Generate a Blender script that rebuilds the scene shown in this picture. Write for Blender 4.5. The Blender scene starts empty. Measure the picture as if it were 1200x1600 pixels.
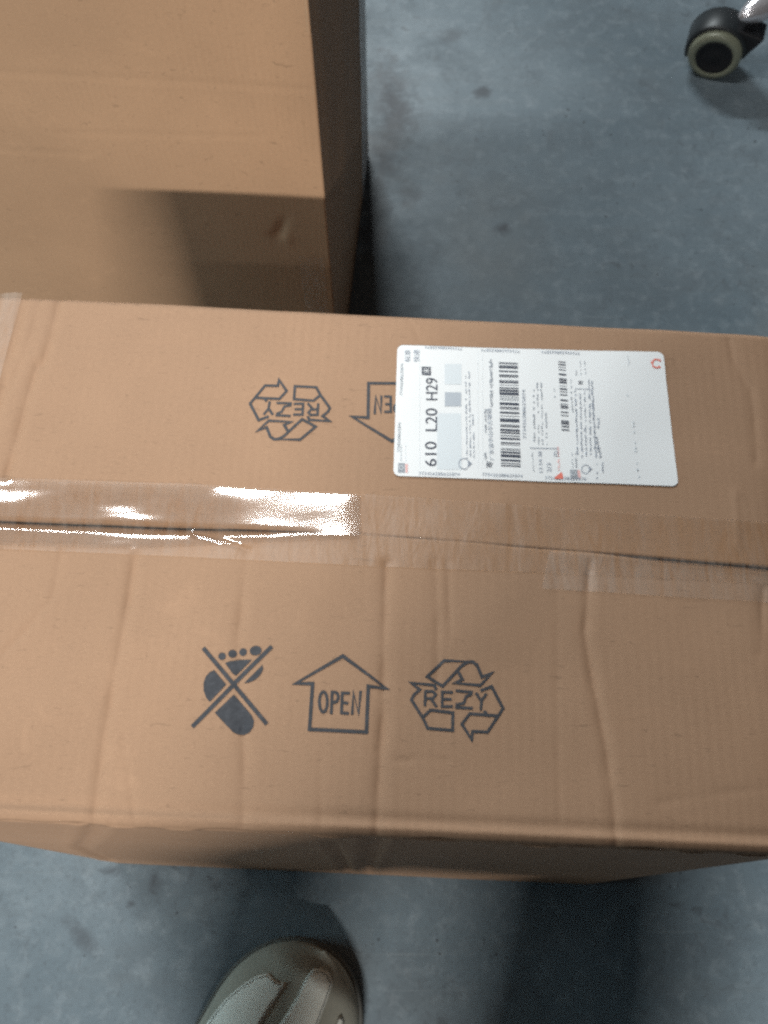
import bpy, bmesh, math, random
import numpy as np
from mathutils import Vector, Matrix, noise as mnoise

random.seed(7)
scene = bpy.context.scene
COL = scene.collection

# ------------------------------------------------------------------ camera
CAM_H = 1.103                       # phone held about 1.1 m above the floor
TILT = math.atan(625.0 / 1450.0)    # from straight down towards +y
FOC = 1450.0                        # focal length in pixels of a 1200 px wide picture
cam_data = bpy.data.cameras.new("camera")
cam = bpy.data.objects.new("camera", cam_data)
COL.objects.link(cam)
cam.location = (0, 0, CAM_H)
cam.rotation_euler = (TILT, 0, 0)
cam_data.sensor_fit = 'HORIZONTAL'
cam_data.sensor_width = 36
cam_data.lens = 36 * FOC / 1200
cam_data.clip_start = 0.01
cam_data.clip_end = 200
cam_data.dof.use_dof = True
cam_data.dof.focus_distance = 0.60
cam_data.dof.aperture_fstop = 16
scene.camera = cam

# ------------------------------------------------------------------ world, lamps, exposure
world = bpy.data.worlds.new("World")
scene.world = world
world.use_nodes = True
wbg = world.node_tree.nodes["Background"]
wbg.inputs[0].default_value = (0.76, 0.72, 0.70, 1)
wbg.inputs[1].default_value = 0.03

def tube(name, loc, aim, power, sx, sy, rz, col=(0.93, 0.98, 1.0)):
    d = bpy.data.lights.new(name, 'AREA')
    d.shape = 'RECTANGLE'; d.size = sx; d.size_y = sy
    d.energy = power; d.color = col
    o = bpy.data.objects.new(name, d); COL.objects.link(o)
    o.location = loc
    v = (Vector(aim) - Vector(loc)).normalized()
    xa = Vector((math.cos(rz), math.sin(rz), 0)); xa = (xa - v * xa.dot(v)).normalized()
    za = -v; ya = za.cross(xa)
    m = Matrix((xa, ya, za)).transposed().to_4x4(); m.translation = Vector(loc)
    o.matrix_world = m
    return o
# ceiling fluorescent fixtures of the hall, an added far lamp that lifts the floor, and the open door at the left behind the photographer
tube("ceiling_tube_front", (-0.64, 1.00, 2.30), (-0.3, 0.4, 0.3), 17, 1.0, 0.075, math.radians(-4), (1.0, 0.98, 0.95))
tube("floor_fill_far", (-0.75, 4.3, 2.95), (0.3, 1.0, 0), 95, 1.25, 0.10, math.radians(-4), (0.90, 0.98, 1.0))  # added fill lamp without a known fixture, evens out the floor brightness
tube("ceiling_tube_back", (-0.42, -3.0, 3.0), (-0.1, 0.6, 0.4), 138, 1.05, 0.06, math.radians(0), (1.0, 0.98, 0.93))
tube("ceiling_tube_middle", (-0.45, -1.75, 2.95), (-0.1, 0.6, 0.4), 8, 1.25, 0.05, math.radians(0))
tube("open_door", (-2.8, 0.22, 0.95), (0, 0.0, 0.0), 22, 1.0, 1.6, math.radians(-90), (0.66, 0.92, 1.0))

scene.view_settings.view_transform = 'Standard'
scene.view_settings.look = 'None'
scene.view_settings.exposure = 0.24
scene.view_settings.gamma = 1.0
scene.render.film_transparent = False
scene.cycles.filter_width = 2.5
scene.cycles.use_denoising = False

# ------------------------------------------------------------------ measuring: a point seen in the photograph -> metres on a level at height z
_ct, _st = math.cos(TILT), math.sin(TILT)
def U(px, py, z):
    a = (px - 600.0) / FOC; b = (800.0 - py) / FOC
    d = np.array([a, _st + b * _ct, -_ct + b * _st])
    s = (z - CAM_H) / d[2]
    return np.array([d[0] * s, d[1] * s])

# ------------------------------------------------------------------ helpers
def link(name, me, mat=None, parent=None, smooth=True):
    o = bpy.data.objects.new(name, me)
    COL.objects.link(o)
    if mat is not None: me.materials.append(mat)
    if smooth:
        for p in me.polygons: p.use_smooth = True
    if parent is not None:
        o.parent = parent
        o.matrix_parent_inverse = WORLD[parent.name].inverted()
    WORLD[o.name] = Matrix.Identity(4)
    return o
WORLD = {}
def empty(name, loc):
    o = bpy.data.objects.new(name, None); COL.objects.link(o)
    o.location = loc; o.empty_display_size = 0.05
    WORLD[o.name] = Matrix.Translation(Vector(loc))
    return o
def tag(o, label=None, cat=None, group=None, kind=None):
    if label: o["label"] = label
    if cat: o["category"] = cat
    if group: o["group"] = group
    if kind: o["kind"] = kind
    return o
def mesh(name, verts, faces):
    me = bpy.data.meshes.new(name)
    me.from_pydata([tuple(map(float, v)) for v in verts], [], faces)
    me.update(); return me
def grid(name, P, mat, parent, thick=0.0, flip=False):
    """P: array (nv, nu, 3) of points"""
    nv, nu = P.shape[:2]
    idx = np.arange(nv * nu).reshape(nv, nu)
    f = np.stack([idx[:-1, :-1], idx[:-1, 1:], idx[1:, 1:], idx[1:, :-1]], -1).reshape(-1, 4)
    if flip: f = f[:, ::-1]
    o = link(name, mesh(name, P.reshape(-1, 3), f.tolist()), mat, parent)
    if thick:
        m = o.modifiers.new("board", 'SOLIDIFY'); m.thickness = thick; m.offset = -1
    return o

# ------------------------------------------------------------------ materials
class NT:
    def __init__(s, name):
        s.m = bpy.data.materials.new(name); s.m.use_nodes = True
        s.t = s.m.node_tree; s.b = s.t.nodes["Principled BSDF"]; s.out = s.t.nodes["Material Output"]
        s.co = s.n('ShaderNodeTexCoord')
    def n(s, ty, **k):
        x = s.t.nodes.new(ty)
        for a, b in k.items(): setattr(x, a, b)
        return x
    def l(s, a, b): s.t.links.new(a, b)
    def mapping(s, scale, rot=(0, 0, 0)):
        m = s.n('ShaderNodeMapping'); m.inputs['Scale'].default_value = scale; m.inputs['Rotation'].default_value = rot
        s.l(s.co.outputs['Object'], m.inputs['Vector']); return m.outputs[0]
    def noise(s, scale, detail=4, rough=.55, vec=None, dist=0.0):
        x = s.n('ShaderNodeTexNoise'); x.inputs['Scale'].default_value = scale
        x.inputs['Detail'].default_value = detail; x.inputs['Roughness'].default_value = rough
        x.inputs['Distortion'].default_value = dist
        s.l(vec if vec is not None else s.co.outputs['Object'], x.inputs['Vector']); return x.outputs['Fac']
    def ramp(s, fac, stops):
        r = s.n('ShaderNodeValToRGB'); e = r.color_ramp.elements
        while len(e) < len(stops): e.new(.5)
        for k, (p, c) in zip(e, stops):
            k.position = p; k.color = (*c, 1) if not isinstance(c, (int, float)) else (c, c, c, 1)
        s.l(fac, r.inputs[0]); return r.outputs[0]
    def mix(s, a, b, fac, mode='MIX'):
        x = s.n('ShaderNodeMix', data_type='RGBA', blend_type=mode)
        for v, i in ((fac, 0), (a, 6), (b, 7)):
            if hasattr(v, 'node'): s.l(v, x.inputs[i])
            elif i == 0: x.inputs[0].default_value = v
            else: x.inputs[i].default_value = (*v, 1)
        return x.outputs[2]
    def math(s, op, a, b=0.0):
        x = s.n('ShaderNodeMath', operation=op)
        for v, i in ((a, 0), (b, 1)):
            if hasattr(v, 'node'): s.l(v, x.inputs[i])
            else: x.inputs[i].default_value = v
        return x.outputs[0]
    def bump(s, h, strength, dist):
        x = s.n('ShaderNodeBump'); x.inputs['Strength'].default_value = strength; x.inputs['Distance'].default_value = dist
        s.l(h, x.inputs['Height']); s.l(x.outputs[0], s.b.inputs['Normal']); return x.outputs[0]
    def base(s, c):
        if hasattr(c, 'node'): s.l(c, s.b.inputs['Base Color'])
        else: s.b.inputs['Base Color'].default_value = (*c, 1)
    def rough(s, r):
        if hasattr(r, 'node'): s.l(r, s.b.inputs['Roughness'])
        else: s.b.inputs['Roughness'].default_value = r

def cardboard(name, base, yaw=0.0, axis='x'):
    k = NT(name)
    big = k.noise(5.0, 3)
    c = k.mix([v * .89 for v in base], [min(1, v * 1.09) for v in base], k.ramp(big, [(.3, 0.), (.7, 1.)]))
    # long fibres and specks of the kraft paper
    fib = k.noise(1.0, 5, .7, k.mapping((260, 900, 500), (0, 0, yaw)))
    c = k.mix(c, [v * .72 for v in base], k.math('MULTIPLY', k.ramp(fib, [(.52, 0.), (.75, 1.)]), .45))
    spk = k.noise(1500, 2, .5)
    c = k.mix(c, [min(1, v * 1.35) for v in base], k.math('MULTIPLY', k.ramp(spk, [(.55, 0.), (.72, 1.)]), .5))
    spd = k.noise(1100, 2, .5, k.mapping((1, 1.6, 1), (0, 0, .4)))
    c = k.mix(c, [v * .70 for v in base], k.math('MULTIPLY', k.ramp(spd, [(.55, 0.), (.72, 1.)]), .5))
    # washboard: faint lines of the flutes under the liner
    w = k.n('ShaderNodeTexWave', wave_type='BANDS', bands_direction='X', wave_profile='SIN')
    w.inputs['Scale'].default_value = 1.0 / 0.0063 * 2 * math.pi / 20.0
    w.inputs['Distortion'].default_value = 1.2; w.inputs['Detail'].default_value = 1
    k.l(k.mapping((1, 1, 1), (0, 0, yaw)), w.inputs['Vector'])
    brk = k.ramp(k.noise(14, 3), [(.35, 0.), (.7, 1.)])
    wv = k.math('MULTIPLY', w.outputs['Fac'], brk)
    c = k.mix(c, [v * .80 for v in base], k.math('MULTIPLY', wv, .11))
    scuff = k.ramp(k.noise(22, 6, .7, None, 1.5), [(.58, 0.), (.72, 1.)])
    c = k.mix(c, [min(1, v * 1.16) for v in base], k.math('MULTIPLY', scuff, .42))
    flk = k.noise(1.0, 3, .5, k.mapping((90, 420, 200), (0, 0, .6)), 1.2)
    c = k.mix(c, [v * .62 for v in base], k.math('MULTIPLY', k.ramp(flk, [(.66, 0.), (.70, 1.)]), .5))
    k.base(c); k.rough(.72)
    k.b.inputs['Specular IOR Level'].default_value = .28
    h = k.math('ADD', k.math('MULTIPLY', wv, .4), k.math('MULTIPLY', fib, .35))
    k.bump(h, .35, .0006)
    return k.m
CARD1 = cardboard("kraft_cardboard", (0.385, 0.238, 0.150), math.radians(2.5))
CARD2 = cardboard("kraft_cardboard_second", (0.435, 0.265, 0.158), math.radians(4.7))

def ink(name, col, lift=.35, rough=.6):
    k = NT(name)
    n = k.noise(260, 5, .65)
    c = k.mix(col, [min(1, v * 1.9 + .03) for v in col], k.math('MULTIPLY', k.ramp(n, [(.45, 0.), (.72, 1.)]), lift))
    k.base(c); k.rough(rough); return k.m
INK = ink("box_print_ink", (0.032, 0.036, 0.045), .4)
LINK = ink("label_ink", (0.045, 0.055, 0.085), .1)
LGREY = ink("label_ink_grey", (0.34, 0.37, 0.41), .1)
LPALE = ink("label_ink_pale", (0.66, 0.71, 0.75), .05)
LMID = ink("label_ink_mid", (0.29, 0.325, 0.385), .3)
LRED = ink("label_ink_red", (0.80, 0.20, 0.15), .1)
LPINK = ink("label_ink_pink", (0.85, 0.50, 0.48), .1)
LFIELD = ink("label_ink_field", (0.72, 0.78, 0.82), .05)
LFIELD2 = ink("label_ink_field_dark", (0.47, 0.52, 0.58), .05)
k = NT("label_paper"); k.base(k.mix((.88, .905, .92), (.86, .89, .91), k.noise(30, 3))); k.rough(.42)
k.b.inputs['Specular IOR Level'].default_value = .35
k.bump(k.noise(120, 3), .08, .0004); PAPER = k.m

def film(name, tint, rough, bumps, strength, dist, gloss=1.0, milk=0.0):
    """clear packing film: tinted transmission plus a sharp coat reflection"""
    k = NT(name); t = k.t
    t.nodes.remove(k.b)
    tr = k.n('ShaderNodeBsdfTransparent'); tr.inputs[0].default_value = (*tint, 1)
    gl = k.n('ShaderNodeBsdfGlossy'); gl.inputs['Roughness'].default_value = rough
    fr = k.n('ShaderNodeFresnel'); ge = k.n('ShaderNodeNewGeometry')
    k.l(k.math('ADD', 1.5, k.math('MULTIPLY', ge.outputs['Backfacing'], 1 / 1.5 - 1.5)), fr.inputs['IOR'])      # thin sheet: the same from both sides
    vec = k.mapping(bumps)
    h = k.noise(1.0, 4, .55, vec, .6)
    bp = k.n('ShaderNodeBump'); bp.inputs['Strength'].default_value = strength; bp.inputs['Distance'].default_value = dist
    k.l(h, bp.inputs['Height'])
    k.l(bp.outputs[0], gl.inputs['Normal']); k.l(bp.outputs[0], fr.inputs['Normal'])
    mx = k.n('ShaderNodeMixShader')
    k.l(k.math('MULTIPLY', fr.outputs[0], gloss), mx.inputs[0])
    k.l(tr.outputs[0], mx.inputs[1]); k.l(gl.outputs[0], mx.inputs[2])
    last = mx.outputs[0]
    if milk:
        df = k.n('ShaderNodeBsdfDiffuse'); df.inputs[0].default_value = (.75, .72, .68, 1)
        m2 = k.n('ShaderNodeMixShader')
        k.l(k.math('MULTIPLY', k.ramp(k.noise(1.0, 5, .65, k.mapping((160, 25, 60)), 1.0), [(.35, 0.), (.75, 1.)]), milk), m2.inputs[0])
        k.l(last, m2.inputs[1]); k.l(df.outputs[0], m2.inputs[2]); last = m2.outputs[0]
    k.l(last, k.out.inputs[0]); return k.m
FILM_MATTE = film("tape_film_scuffed", (.972, .932, .87), .42, (70, 26, 60), .5, .002, 1.0, .09)
FILM_GLOSS = film("tape_film_glossy", (.985, .972, .955), .075, (30, 55, 60), .05, .0010, 3.2, .05)
FILM_PALE = film("tape_film_pale", (.992, .988, .98), .5, (60, 30, 60), .4, .002, .8, .14)
FILM_BOX2 = film("tape_film_second", (.98, .96, .93), .4, (40, 40, 12), .3, .002, .8, .12)

# ------------------------------------------------------------------ floor
k = NT("polished_concrete")
a = k.noise(2.2, 6, .6, None, .5); b = k.noise(9, 8, .68, None, .4); c2 = k.noise(45, 6, .7)
col = k.mix((.112, .150, .178), (.188, .236, .270), k.ramp(a, [(.32, 0.), (.68, 1.)]))
col = k.mix(col, (.10, .128, .15), k.math('MULTIPLY', k.ramp(b, [(.49, 0.), (.70, 1.)]), .72))
col = k.mix(col, (.30, .35, .385), k.math('MULTIPLY', k.ramp(c2, [(.50, 0.), (.70, 1.)]), .38))
warm = k.noise(3.1, 5, .6, k.mapping((1, 1, 1), (0, 0, 1.1)))
col = k.mix(col, (.215, .205, .185), k.math('MULTIPLY', k.ramp(warm, [(.55, 0.), (.75, 1.)]), .35))
# trowel sweeps
sw = k.noise(1.0, 6, .65, k.mapping((5, 38, 5), (0, 0, .9)))
col = k.mix(col, (.14, .165, .18), k.math('MULTIPLY', k.ramp(sw, [(.50, 0.), (.72, 1.)]), .35))
fine = k.noise(170, 4, .7)
col = k.mix(col, (.09, .108, .125), k.math('MULTIPLY', k.ramp(fine, [(.52, 0.), (.70, 1.)]), .5))
# dirt: clustered dark specks and grease spots
clus = k.ramp(k.noise(5.5, 3, .5, None, .8), [(.47, 0.), (.60, 1.)])
sp = k.ramp(k.noise(58, 5, .62, None, .9), [(.56, 0.), (.70, 1.)])
col = k.mix(col, (.07, .078, .088), k.math('MULTIPLY', k.math('MULTIPLY', clus, sp), .55))
gr = k.ramp(k.noise(8.5, 6, .6, k.mapping((1.3, .8, 1), (0, 0, .35)), .9), [(.60, 0.), (.76, 1.)])
col = k.mix(col, (.08, .088, .098), k.math('MULTIPLY', gr, .5))
for ang, sc_, th in ((.5, (2.5, 170, 1), .66), (2.2, (3, 210, 1), .68), (1.35, (2, 150, 1), .69)):
    scr = k.ramp(k.noise(1.0, 3, .5, k.mapping(sc_, (0, 0, ang)), .35), [(th, 0.), (th + .03, 1.)])
    gate = k.ramp(k.noise(4.0 + ang, 2), [(.5, 0.), (.62, 1.)])
    col = k.mix(col, (.36, .40, .42) if ang < 2 else (.07, .085, .10), k.math('MULTIPLY', k.math('MULTIPLY', scr, gate), .2))
vo = k.n('ShaderNodeTexVoronoi'); vo.inputs['Scale'].default_value = 75; k.l(k.co.outputs['Object'], vo.inputs['Vector'])
sz = k.math('MULTIPLY', k.ramp(k.noise(11, 4, .6), [(.42, 0.), (.75, 1.)]), .34)
grit = k.math('LESS_THAN', vo.outputs['Distance'], k.math('MULTIPLY', sz, vo.outputs['Color']))
col = k.mix(col, (.055, .062, .07), k.math('MULTIPLY', grit, .7))
# smudge of rubbed-in dirt beside the standing carton, and a few greasy spots
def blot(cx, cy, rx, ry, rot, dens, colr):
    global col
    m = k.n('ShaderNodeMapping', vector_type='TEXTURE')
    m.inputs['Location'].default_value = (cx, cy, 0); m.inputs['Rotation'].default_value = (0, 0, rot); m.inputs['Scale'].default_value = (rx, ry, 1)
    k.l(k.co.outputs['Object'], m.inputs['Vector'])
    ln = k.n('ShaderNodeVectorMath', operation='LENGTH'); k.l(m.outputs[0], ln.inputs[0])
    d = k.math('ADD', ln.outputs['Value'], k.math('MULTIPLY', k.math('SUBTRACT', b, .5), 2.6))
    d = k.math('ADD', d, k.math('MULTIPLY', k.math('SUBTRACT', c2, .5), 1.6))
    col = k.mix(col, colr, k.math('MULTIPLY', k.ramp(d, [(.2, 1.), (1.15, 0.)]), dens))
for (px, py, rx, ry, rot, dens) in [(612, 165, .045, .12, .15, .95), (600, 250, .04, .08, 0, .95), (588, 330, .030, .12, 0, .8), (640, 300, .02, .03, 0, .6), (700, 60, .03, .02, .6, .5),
                                    (752, 143, .016, .016, .3, .75), (787, 358, .016, .013, .7, .8), (682, 90, .012, .012, 0, .6),
                                    (243, 1382, .016, .019, 0, .62), (336, 1384, .010, .014, .5, .65), (205, 1412, .008, .006, 0, .6),
                                    (175, 1360, .016, .008, 0, .5), (130, 1465, .010, .03, .8, .5)]:
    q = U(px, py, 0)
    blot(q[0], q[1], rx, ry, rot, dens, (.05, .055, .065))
k.base(col)
k.rough(k.ramp(b, [(.3, .38), (.7, .58)]))
k.b.inputs['Specular IOR Level'].default_value = .4
k.bump(k.math('ADD', k.math('MULTIPLY', c2, .5), k.math('MULTIPLY', b, .5)), .15, .002)
FLOOR = k.m
tag(link("floor", mesh("floor", [(-9, -9, 0), (9, -9, 0), (9, 11, 0), (-9, 11, 0)], [(0, 1, 2, 3)]), FLOOR), kind="structure")

# ================================================================== lying carton with the shipping label
HB = 0.568
FL, FR, NR, NL = (np.array(v) for v in ((-.2705, .3975), (.2700, .3645), (.2225, .0280), (-.2960, .0500)))
SX = np.array([-.2835, -.240, -.016, .2460]); SY = np.array([.2272, .2254, .2163, .1925])
box = empty("cardboard_box", (-0.02, 0.21, 0))
tag(box, "taped brown cardboard box in front with a white shipping label on top", "box", "brown cardboard boxes")

def seam_y(x): return np.interp(x, SX, SY)
def sstep(x, a, b):
    t = np.clip((x - a) / (b - a), 0, 1); return t * t * (3 - 2 * t)
def nz(x, y, s, seed=0.0):
    f = np.vectorize(lambda p, q: mnoise.noise(Vector((p * s + seed, q * s + seed * .7, seed))))
    return f(x, y)
# creases: points seen in the photograph (metres via U), half width, depth
def cr(pts, w, d): return (np.array([U(px, py, HB) for px, py in pts]), w * .66, d * 1.1)
CREASE_NEAR = [
    cr([(208, 868), (198, 940), (178, 1060), (158, 1180), (145, 1285)], .0040, .0020),
    cr([(386, 862), (372, 1000), (374, 1080), (381, 1180), (380, 1290)], .0042, .0013),
    cr([(604, 880), (600, 1010), (598, 1120), (591, 1230), (588, 1305)], .0042, .0021),
    cr([(680, 880), (684, 960), (684, 1060)], .0040, .0008),
    cr([(700, 880), (704, 1000)], .0030, .0009),
    cr([(920, 880), (914, 990), (926, 1060), (944, 1150), (958, 1240), (964, 1325)], .0038, .0017),
    cr([(186, 1130), (200, 1200), (210, 1285)], .0025, .0005),
    cr([(300, 832), (345, 845), (388, 858)], .0018, .0010),
    cr([(92, 862), (82, 930), (40, 985), (5, 1020)], .0032, .0009),
    cr([(606, 1184), (635, 1190), (650, 1184), (700, 1190)], .0016, .0006),
    cr([(525, 1169), (588, 1173)], .0016, .0004),
    cr([(1194, 920), (1190, 1020)], .0040, .0012),
    cr([(1030, 1255), (1120, 1240), (1200, 1232)], .0030, .0003),
    cr([(870, 900), (872, 1060), (874, 1280)], .0035, .0004),
    cr([(500, 1185), (503, 1290)], .0030, .0005),
]
CREASE_FAR = [
    cr([(38, 462), (20, 530), (4, 600), (-20, 700)], .0042, .0023),
    cr([(62, 465), (50, 520), (30, 570), (12, 610)], .0034, .0012),
    cr([(91, 468), (80, 525), (66, 572)], .0040, .0017),
    cr([(58, 570), (40, 630), (24, 690), (8, 740)], .0044, .0020),
    cr([(110, 540), (180, 533), (250, 539), (330, 537), (400, 532), (470, 540), (560, 536)], .0018, .0003),
    cr([(1140, 530), (1148, 562), (1160, 588), (1174, 606), (1180, 650), (1184, 720)], .0040, .0010),
    cr([(640, 500), (655, 530)], .0022, .0005),
    cr([(800, 790), (806, 830)], .0025, .0005),
    cr([(1150, 770), (1152, 850)], .0045, -.0006),
]
def poly_dist(X, Y, P):
    best = np.full(X.shape, 1e9)
    L = 0; segs = []
    for p, q in zip(P[:-1], P[1:]):
        e = q - p; n2 = (e * e).sum()
        t = np.clip(((X - p[0]) * e[0] + (Y - p[1]) * e[1]) / n2, 0, 1)
        best = np.minimum(best, np.hypot(X - p[0] - t * e[0], Y - p[1] - t * e[1]))
    return best
def grooves(X, Y, lst):
    z = np.zeros(X.shape)
    for P, w, d in lst:
        lo, hi = P.min(0) - .02, P.max(0) + .02
        m = (X > lo[0]) & (X < hi[0]) & (Y > lo[1]) & (Y < hi[1])
        if not m.any(): continue
        r = poly_dist(X[m], Y[m], P) / w
        wob = 1.0
        wob = np.clip(.75 + .8 * nz(X[m], Y[m], 55.0, w * 900), .15, 1.4)
        z[m] += (-d * np.exp(-np.abs(r) ** 1.15 * 1.1) + d * .04 * np.exp(-((r - 2.6) / 1.2) ** 2)) * wob
    return z
def body_z(X, Y):
    """gentle buckling of the box top, without the creases"""
    return .0022 * nz(X, Y, 7.0, 3.1) + .0008 * nz(X, Y, 24.0, 9.0)
def drop_step(X):
    """how far the near flap lies below the far one along the seam"""
    return .0028 * (1 - sstep(X, -.13, -.03)) + .0016 * sstep(X, .12, .18)
def edge_d(X, Y, A, B):
    e = B - A; n = np.array([-e[1], e[0]]) / np.hypot(*e)
    return (X - A[0]) * n[0] + (Y - A[1]) * n[1]
R_EDGE = .0062
def roll(d, r=R_EDGE):
    t = np.clip(r - d, 0, r); return -(r - np.sqrt(np.maximum(r * r - t * t, 0)))
def z_far(X, Y):
    z = HB + body_z(X, Y) + grooves(X, Y, CREASE_FAR)
    d = edge_d(X, Y, FR, FL)
    z += roll(np.maximum(d, 0))
    dl, dr = edge_d(X, Y, FL, NL), edge_d(X, Y, NR, FR)
    z += -.003 * np.exp(-np.clip(dr, 0, 1) / .008) - .002 * np.exp(-np.clip(dl, 0, 1) / .006)
    return z
def z_near(X, Y):
    z = HB + body_z(X, Y) + grooves(X, Y, CREASE_NEAR)
    dseam = np.clip(seam_y(X) - Y, 0, 1)
    z -= drop_step(X) * np.exp(-dseam / .05)
    d = edge_d(X, Y, NL, NR)
    z += roll(np.maximum(d, 0))
    z += -.0011 * np.exp(-((d - .0095) / .0028) ** 2) + .0004 * np.exp(-((d - .0045) / .0022) ** 2)
    dl, dr = edge_d(X, Y, FL, NL), edge_d(X, Y, NR, FR)
    z += -.003 * np.exp(-np.clip(dr, 0, 1) / .008) - .002 * np.exp(-np.clip(dl, 0, 1) / .006)
    return z
def z_top(X, Y):
    return np.where(Y >= seam_y(X), z_far(X, Y), z_near(X, Y))

NU = 400
u = np.linspace(0, 1, NU)
def rowspace(n):                       # dense rows close to the folded edge
    t = np.linspace(0, 1, n)
    tail = 1 - .045 * (1 - np.linspace(0, 1, 14)) ** 1.0
    return np.unique(np.concatenate([t[t < .955], tail]))
v = rowspace(90)
def flap(edgeA, edgeB, zf):
    # edgeA..edgeB: left and right end of the folded edge
    sl = np.array([SX[0], SY[0]]); sr = np.array([SX[-1], SY[-1]])
    sx = sl[0] + (sr[0] - sl[0]) * u
    S = np.stack([sx, seam_y(sx)], -1)
    # the cut edge of each flap is a little ragged
    E = edgeA + (edgeB - edgeA) * u[:, None]
    wav = .0007 * np.sin(u * 31 + 1) + .0005 * np.sin(u * 83)
    E = E + np.stack([0 * wav, wav], -1)
    return S, E
def build_flap(name, A, B, zf, gap, flip, thick):
    S, E = flap(A, B, zf)
    sgn = np.sign((E - S)[:, 1])[:, None]
    S = S + np.concatenate([np.zeros_like(sgn), sgn * (gap * (.15 + .85 * np.clip(drop_step(S[:, 0]) / .0026, 0, 1)) + .00015 * np.sin(u * 47))[:, None]], 1)
    XY = S[None] + (E - S)[None] * v[:, None, None]
    Z = zf(XY[..., 0], XY[..., 1])
    return grid(name, np.concatenate([XY, Z[..., None]], -1), CARD1, box, thick, flip)
far_flap = build_flap("top_flap", FL, FR, z_far, .0004, False, .0005)
near_flap = build_flap("top_flap", NL, NR, z_near, .0008, True, .0030)
far_flap["label"] = "rear top flap with shipping label"; near_flap["label"] = "front top flap with printed symbols"

# corrugated medium and lower liner showing at the cut edge of the rear flap
nx = 1500
xs = np.linspace(SX[0] + .002, SX[-1] - .002, nx)
ys = seam_y(xs) + .0010
rows = []
for dy in (0, .004, .012, .03):
    zz = z_far(xs, ys + dy) - .0020 + .0010 * np.sin(xs * 2 * math.pi / .0063)
    rows.append(np.stack([xs, ys + dy, zz], -1))
grid("corrugated_medium", np.array(rows), CARD1, box)
xs2 = np.linspace(SX[0] + .002, SX[-1] - .002, 200); ys2 = seam_y(xs2) + .0008
rows = [np.stack([xs2, ys2 + dy, z_far(xs2, ys2 + dy) - .0034], -1) for dy in (0, .004, .012, .03)]
grid("lower_liner", np.array(rows), CARD1, box, .0004)

# four side panels down to the floor
def panel(name, A, B, nu, zt, bulge, creases=(), mat=CARD1, par=None, H=HB, nv=60, nseed=1.0, dent=None):
    A = np.array(A, float); B = np.array(B, float)
    uu = np.linspace(0, 1, nu); vv = np.concatenate([np.linspace(0, .06, 14)[:-1], np.linspace(.06, 1, nv)])
    e = B - A; n = np.array([e[1], -e[0]]) / np.hypot(*e)       # outward
    UU, VV = np.meshgrid(uu, vv)
    Z = zt * (1 - VV)
    off = bulge * np.sin(math.pi * UU) * np.sin(math.pi * np.clip(VV, 0, 1)) + .0012 * nz(UU * 3, VV * 3, 1.6, nseed)
    off *= np.clip(np.minimum(UU, 1 - UU) * 14, 0, 1)
    off *= np.clip(VV * 30, 0, 1) * np.clip((1 - VV) * 30, 0, 1)
    for (p, w, d) in creases:                                    # polyline in (u, z)
        P = np.array([(a * np.hypot(*e), b) for a, b in p])
        r = poly_dist(UU * np.hypot(*e), Z, P) / w
        off += -d * np.exp(-r * r) + .25 * d * np.exp(-((r - 2) / .9) ** 2)
    if dent is not None: off += dent(UU * np.hypot(*e), Z)
    X = A[0] + e[0] * UU + n[0] * off; Y = A[1] + e[1] * UU + n[1] * off
    return grid(name, np.stack([X, Y, Z], -1), mat, par or box, .003, True)
zt = HB - R_EDGE
ux = lambda px, py: float(np.dot(U(px, py, HB) - NL, NR - NL) / np.dot(NR - NL, NR - NL))
c1, c2_, c3 = ux(147, 1290), ux(585, 1305), ux(962, 1325)
panel("side_panel", NL, NR, 380, zt, .0015, [([(c1, zt), (c1 - .17, .30), (c1 - .25, .05)], .005, .0022),
      ([(c2_, zt), (c2_ - .015, .30), (c2_ - .02, .02)], .005, .0022), ([(c2_ - .05, zt - .04), (c2_ - .06, .05)], .004, .0015)])
panel("side_panel", NR, FR, 60, zt - .003, .004, nseed=2)
panel("side_panel", FR, FL, 60, zt, .004, nseed=3)
panel("side_panel", FL, NL, 60, zt - .003, .004, nseed=4)
# bottom board
link("bottom_panel", mesh("bottom_panel", [(*NL, .002), (*NR, .002), (*FR, .002), (*FL, .002)], [(0, 1, 2, 3)]), CARD1, box)

# ---- printed symbols, laid on the board and following its creases
def conform(name, pts2, faces, zf, lift, mat, parent, cut=.004):
    me = mesh(name, [(p[0], p[1], 0) for p in pts2], faces)
    bm = bmesh.new(); bm.from_mesh(me)
    bmesh.ops.triangulate(bm, faces=bm.faces[:])
    for it in range(6):
        es = [e for e in bm.edges if e.calc_length() > cut]
        if not es: break
        bmesh.ops.subdivide_edges(bm, edges=es, cuts=1)
        bmesh.ops.triangulate(bm, faces=[f for f in bm.faces if len(f.verts) > 3])
    bm.verts.ensure_lookup_table()
    X = np.array([w.co.x for w in bm.verts]); Y = np.array([w.co.y for w in bm.verts])
    Z = zf(X, Y) + lift
    for w, z in zip(bm.verts, Z): w.co.z = z
    bm.normal_update()
    for f in bm.faces:
        if f.normal.z < 0: f.normal_flip()
    bm.to_mesh(me); bm.free()
    return link(name, me, mat, parent)
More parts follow.
